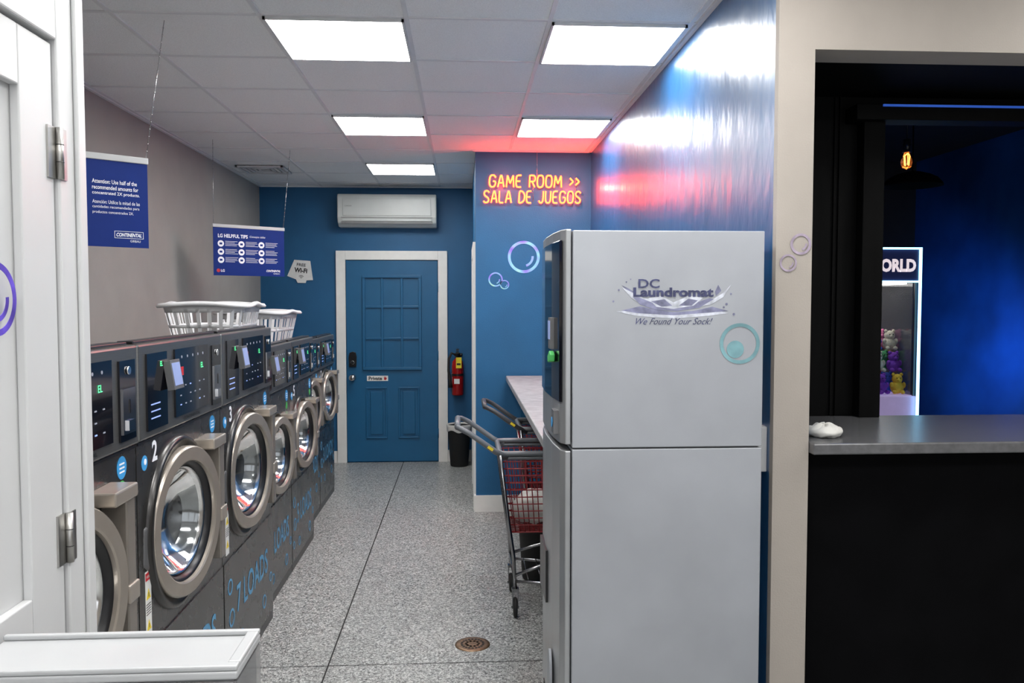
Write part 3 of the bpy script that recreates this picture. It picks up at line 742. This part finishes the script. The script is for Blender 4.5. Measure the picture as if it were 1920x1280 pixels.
pl([(1155,585),(1200,580),(1225,586),(1262,591),(1300,587),(1330,580),(1366,588),(1330,593),(1262,598),(1195,593)],1)
pl([(1165,583),(1200,575),(1225,581),(1262,586),(1300,584),(1335,576),(1366,584),(1330,587),(1262,592),(1195,588)],0,.0001)
pl([(1166,540),(1186,550),(1206,560),(1232,564),(1226,574),(1200,570),(1184,560)],1,.0003)
pl([(1370,535),(1356,550),(1338,561),(1310,566),(1306,576),(1332,572),(1356,558)],1,.0003)
pl([(1215,560),(1240,556),(1262,568),(1290,556),(1318,559),(1300,574),(1262,580),(1230,576)],1,.0006)
pl([(1220,566),(1245,562),(1260,574),(1240,576)],0,.0008); pl([(1272,574),(1290,561),(1308,564),(1296,574)],0,.0008)
pl([(1165,536),(1176,541),(1190,549),(1180,550)],0,.0002); pl([(1346,535),(1352,546),(1342,556),(1340,548)],0,.0002)
for (x,y,r) in ((1160,545,.003),(1174,530,.0025),(1362,571,.004),(1370,552,.003),(1150,566,.003),(1357,577,.003),(1376,590,.004),(1182,525,.002)):
    a_,c_=px(x,y); b.disc(r,FY((a_,yf,c_)),.0008,0,n=12)
b.obj('splash_logo',[m_logo2,m_splash],e)
b=B(); cx,cz=px(1388,645)
b.ring(.052,.063,FY((cx,yf,cz)),.001,0,n=56); b.disc(.027,FY((cx-.014,yf,cz-.018)),.001,0,n=36); b.obj('bubble_decal',m_teal,e)

# electrical box
e=E('electrical_box',(.985,2.70,1.09),'small white electrical box on blue wall','electrical box')
b=B(); b.box(-.02,.015,-.05,.05,0,.15); b.obj('box',m_white,e,bevel=.004)
b=B(); b.box(-.022,-.02,-.035,.035,.02,.13); b.obj('cover',m_trim,e)

# ------------------------------------------------------------ folding counter along right wall
e=E('folding_table',(.667,4.85,0),'long pale stone folding counter on blue supports','table')
b=B(); b.box(-.333,.322,-1.58,1.575,1.035,1.075); b.obj('countertop',m_stone,e,bevel=.005)
b=B(); b.box(-.22,.31,1.50,1.56,0,1.035); b.obj('support',m_bluedoor,e)
b=B(); b.box(-.22,.31,-1.56,-1.50,0,1.035); b.obj('support',m_bluedoor,e)
b=B(); b.box(.25,.32,-1.50,1.50,.93,1.035); b.obj('rail',m_bluedoor,e)

# ------------------------------------------------------------ carts
def cart(loc,rot,label,hm):
    e=E('laundry_cart',loc,label,'laundry cart','wire laundry carts',rot=(0,0,rot))
    zt,zb=.86,.44
    tx0,tx1,ty=-.20,.42,.205; bx0,bx1,by=-.14,.36,.16
    b=B(); 
    def loop(t,r_,mi=0,zs=1):
        x0=bx0+(tx0-bx0)*t; x1=bx1+(tx1-bx1)*t; y=by+(ty-by)*t; z=zb+(zt-zb)*t
        P=[(x0,-y),(x1,-y),(x1,y),(x0,y)]; Q=[]
        for i in range(4):
            p=Vector(P[i]); a=Vector(P[i-1]); c=Vector(P[(i+1)%4]); rr_=.04
            for s_ in (0,.5,1):
                u=p+(a-p).normalized()*rr_*(1-s_)**2+(c-p).normalized()*rr_*s_**2
                Q.append((u.x,u.y,z))
        b.tube(Q,r_,6,mi,closed=True)
    for i in range(1,11): loop(i/11,.0032)
    loop(0,.004)
    nx,ny=20,12
    for i in range(nx+1):
        t=i/nx
        for s_ in (-1,1): b.tube([(bx0+(bx1-bx0)*t,s_*by,zb),(tx0+(tx1-tx0)*t,s_*ty,zt)],.0030,5)
        b.tube([(bx0+(bx1-bx0)*t,-by,zb),(bx0+(bx1-bx0)*t,by,zb)],.0030,5)
    for i in range(ny+1):
        t=-1+2*i/ny
        b.tube([(bx0,t*by,zb),(tx0,t*ty,zt)],.0030,5); b.tube([(bx1,t*by,zb),(tx1,t*ty,zt)],.0030,5)
        b.tube([(bx0,t*by,zb),(bx1,t*by,zb)],.0030,5)
    b.obj('basket',m_redw,e)
    b=B(); loop(1.01,.015); loop(.955,.010); b.obj('basket_rim',m_grayl,e)
    b=B()
    for s_ in (-1,1):
        b.tube([(-.20,s_*.215,.86),(-.155,s_*.20,.50),(-.13,s_*.195,.33),(-.12,s_*.195,.15)],.010,10)
        b.tube([(.36,s_*.17,.44),(.30,s_*.17,.34),(.0,s_*.18,.26),(-.125,s_*.195,.22)],.009,10)
        b.tube([(.30,s_*.17,.34),(.34,s_*.16,.22),(.34,s_*.16,.15)],.009,10)
        b.tube([(-.125,s_*.195,.19),(.10,s_*.19,.17),(.34,s_*.16,.17)],.008,10)
    b.tube([(-.125,-.195,.22),(-.125,.195,.22)],.009,10); b.tube([(.34,-.16,.17),(.34,.16,.17)],.009,10)
    for k in range(7): b.tube([(-.12+k*.07,-.185,.195-.004*k),(-.12+k*.07,.185,.195-.004*k)],.003,6)
    b.obj('frame',m_cframe,e)
    b=B()
    for s_ in (-1,1): b.tube([(-.16,s_*.20,.845),(-.22,s_*.213,.875),(-.36,s_*.213,.975),(-.40,s_*.205,.995),(-.42,s_*.17,1.0)],[.014,.015,.014,.014,.015],10)
    b.tube([(-.42,-.17,1.0),(-.42,.17,1.0)],.016,12); hd=b.obj('handle',hm,e)
    b=B(); b.box(-.016,.016,-.007,.007,-.001,.0015,0,mat=F((-.25,-.2275,.897),(.14,0,-.10),(.10,0,.14))); b.obj('handle_sticker',m_yel,hd)
    for (x,y) in ((-.12,-.195),(-.12,.195),(.34,-.16),(.34,.16)):
        b=B(); b.box(x-.016,x-.012,y-.018,y+.018,.05,.15).box(x+.012,x+.016,y-.018,y+.018,.05,.15).box(x-.018,x+.018,y-.02,y+.02,.142,.155)
        b.cyl((x-.02,y,.052),(x+.02,y,.052),.007,n=10); c_=b.obj('caster',m_cframe,e)
        b=B(); b.lathe([(.012,-.010),(.044,-.010),(.052,-.006),(.052,.006),(.044,.010),(.012,.010)],F((x,y,.0525),(0,1,0),(0,0,1)),28,closed=True); b.obj('wheel',m_rubber,c_)
    return e
cart((.39,4.45,0),0,'red wire laundry cart with gray handle under counter',m_grayl)
cart((.555,5.28,0),0,'red wire laundry cart with dark handle under counter',M('dark_gray_plastic',(.05,.052,.06),.4))
b=B(); b.sph((0,0,.085),.115,(1,1.05,.74),0,32,fn=lambda d,a,t:d*(1+.10*math.sin(3*a+2*t)+.07*math.cos(5*a-4*t)))
o=b.obj('laundry_bundle',m_cloth,loc=(.38,4.45,.452)); o['label']='crumpled white laundry bundle inside red wire cart'; o['category']='laundry'

e=E('trash_can',(.44,4.865,0),'small black bin under the folding counter','trash can')
b=B(); b.lathe([(0,.005),(.085,.0),(.09,.01),(.11,.30),(.115,.31),(.105,.31),(.085,.02),(0,.02)],n=32); b.obj('bin',m_rubber,e)

# ------------------------------------------------------------ pass-through counter and game room
e=E('bar_counter',(2.0,2.9,1.16),'gray stone bar counter in pass-through opening','counter')
b=B(); b.box(-.88,.89,-.335,.298,0,.037); b.obj('countertop',m_gran,e,bevel=.005)
b=B(); b.sph((0,0,.018),.055,(1.15,1.0,.42),0,48,fn=lambda d,a,t:Vector((d.x*(1+.10*math.sin(3*a)),d.y*(1+.10*math.cos(4*a)),max(-.018,d.z*(1+.22*math.sin(5*a+6*t)+.15*math.cos(9*a))))))
o=b.obj('cleaning_cloth',m_cloth,loc=(1.215,2.70,1.1975)); o['label']='crumpled white cloth on gray stone counter'; o['category']='cloth'

# claw machine
e=E('claw_machine',(2.53,5.60,0),'claw crane machine with lit marquee full of plush toys','claw machine')
b=B(); b.box(-.42,.42,-.40,.40,0,1.04); b.obj('cabinet',m_pink,e,bevel=.01)
b=B(); 
for x in (-.41,.395):
    for y in (-.40,.385): b.box(x,x+.015,y,y+.015,1.04,1.78)
b.box(-.42,.42,.385,.40,1.04,1.78); b.obj('chamber_frame',m_bplas,e)
b=B(); b.box(.400,.404,-.36,.36,1.04,1.78); b.obj('glass',m_acry,e)
b=B(); b.box(-.42,.42,-.42,.40,1.78,2.0); b.obj('marquee',m_marq,e,bevel=.006)
b=B(); b.text('WORLD',FY((.385,-.4215,1.885)),w=.33,h=.085,mi=0,bold=.05,al='R'); b.obj('lettering',m_marqt,e)
for q_ in ((.405,.42,-.432,-.42,.5,2.0),(-.42,-.405,-.432,-.42,.5,2.0),(-.405,.405,-.432,-.42,1.775,1.787),(-.405,.405,-.432,-.42,1.988,2.0)):
    b=B(); b.box(*q_); b.obj('light_strip',m_ledw,e)
b=B(); b.box(-.3,.3,-.02,.02,1.70,1.73).cyl((.1,0,1.70),(.1,0,1.56),.01); 
for k in range(3):
    a=k*2*pi/3; b.tube([(.1,0,1.56),(.1+.06*math.cos(a),.06*math.sin(a),1.52),(.1+.03*math.cos(a),.03*math.sin(a),1.46)],.006,6)
b.obj('claw',m_chrome,e)
b=B(); b.box(-.36,.36,-.36,.34,1.765,1.775); b.obj('chamber_lamp',M('chamber_lamp',(1,1,1),.5,em=(1,.98,.92),es=2.6),e)
pc=[(.55,.03,.05),(.20,.05,.45),(.05,.12,.55),(.75,.22,.40),(.75,.50,.05),(.6,.56,.45),(.08,.35,.15)]
pm=[M('plush_fabric',c_,.95,bump=.5,bs=80) for c_ in pc]
names=['red','violet','blue','pink','orange','cream','green']
def plushmesh(q):
    b=B(); b.sph((0,0,.062*q),.062*q,(1,.9,1),0,14); b.sph((0,0,.142*q),.048*q,n=14)
    for s_ in (-1,1):
        b.sph((s_*.036*q,0,.184*q),.017*q,n=8); b.sph((s_*.055*q,-.018*q,.085*q),.020*q,(1,1,1.5),n=8); b.sph((s_*.036*q,-.050*q,.022*q),.022*q,(1,1.4,.9),n=8); b.sph((s_*.016*q,-.045*q,.154*q),.006*q,n=6,mi=1)
    b.sph((0,-.046*q,.134*q),.016*q,n=8)
    return b
for lay,(nx_,ny_) in enumerate(((7,4),(7,3),(7,2))):
    for i in range(nx_):
        for j in range(ny_):
            mi=(i*3+j*5+lay*4)%7
            b=plushmesh(.70); o=b.obj('plush_toy',[pm[mi],m_bplas],loc=(2.53-.330+i*.112,5.6-.30+j*.14+lay*.055,1.042+lay*.142),rot=(0,0,random.uniform(-.25,.25)))
            o['label']='%s plush toy inside the claw machine'%names[mi]; o['category']='plush toy'; o['group']='plush toys in the claw machine'

# pendants
e=E('pendant_lamp',(2.41,4.40,CZ-.03),'exposed amber filament bulb on black cord','pendant lamp')
b=B(); b.cyl((0,0,0),(0,0,-.02),.05); b.tube([(0,0,-.01),(0,0,-.27)],.004,8); b.obj('cord',m_bplas,e)
b=B(); b.cyl((0,0,-.26),(0,0,-.33),.02,.022,n=16); b.obj('socket',m_bplas,e)
b=B(); b.lathe([(.012,-.33),(.016,-.345),(.028,-.37),(.030,-.385),(.022,-.41),(0,-.42)],n=20); b.obj('bulb',m_bulbg,e)
b=B()
for k in range(4):
    a=k*pi/2; b.tube([(.004,0,-.335),(.011*math.cos(a),.011*math.sin(a),-.35),(.008*math.cos(a),.008*math.sin(a),-.395)],.0016,5)
b.obj('filament',m_bulb,e)
e=E('pendant_lamp',(2.70,4.86,CZ-.03),'black metal dome pendant lamp','pendant lamp')
b=B(); b.tube([(0,0,0),(0,0,-.36)],.004,8); b.obj('cord',m_black,e)
b=B(); b.lathe([(.012,-.355),(.05,-.362),(.10,-.378),(.14,-.40),(.165,-.43),(.172,-.445),(.163,-.44),(.12,-.40),(0,-.37)],n=40); b.obj('lamp_shade',m_black,e)

# ------------------------------------------------------------ unseen accent lights, added without fixtures
def lamp(t,loc,en,col,size=.1,tgt=None,**kw):
    l=bpy.data.lights.new('accent_'+t.lower(),t); l.energy=en; l.color=col
    if t=='AREA': l.size=size
    else: l.shadow_soft_size=size
    for k_,v in kw.items(): setattr(l,k_,v)
    o=bpy.data.objects.new('accent_lamp',l); COL.objects.link(o); o.location=loc
    if tgt: o.rotation_euler=(Vector(tgt)-Vector(loc)).to_track_quat('-Z','Y').to_euler()
    return o
lamp('SPOT',(2.95,4.3,2.72),12,(.05,.30,1),.06,(3.7,5.55,1.20),spot_size=.8,spot_blend=1.0)
lamp('SPOT',(2.98,5.14,1.35),26,(.05,.30,1),.0,(3.7,5.65,1.38),spot_size=1.7,spot_blend=1.0)  # unseen light added to pool blue on the game room wall
lamp('POINT',(2.0,3.6,2.62),1.2,(.08,.25,1),.04)  # unseen blue light added for the beam of the opening
lamp('POINT',(.30,6.34,2.56),3.5,(1,.05,.03),.0); lamp('POINT',(.84,6.30,2.52),7,(1,.06,.03),.0)  # unseen red lights added to strengthen the sign's glow on wall and ceiling

w=bpy.data.worlds.new('w'); S.world=w; w.use_nodes=True
w.node_tree.nodes['Background'].inputs[0].default_value=(.94,.96,1,1); w.node_tree.nodes['Background'].inputs[1].default_value=1.5

cam=bpy.data.cameras.new('cam'); cam.lens=36*1550/1920; cam.sensor_width=36; cam.clip_start=.05
co=bpy.data.objects.new('camera',cam); COL.objects.link(co); co.location=(0,0,CAMZ)
co.rotation_euler=(math.radians(90-2.734),0,math.radians(-3.4)); S.camera=co
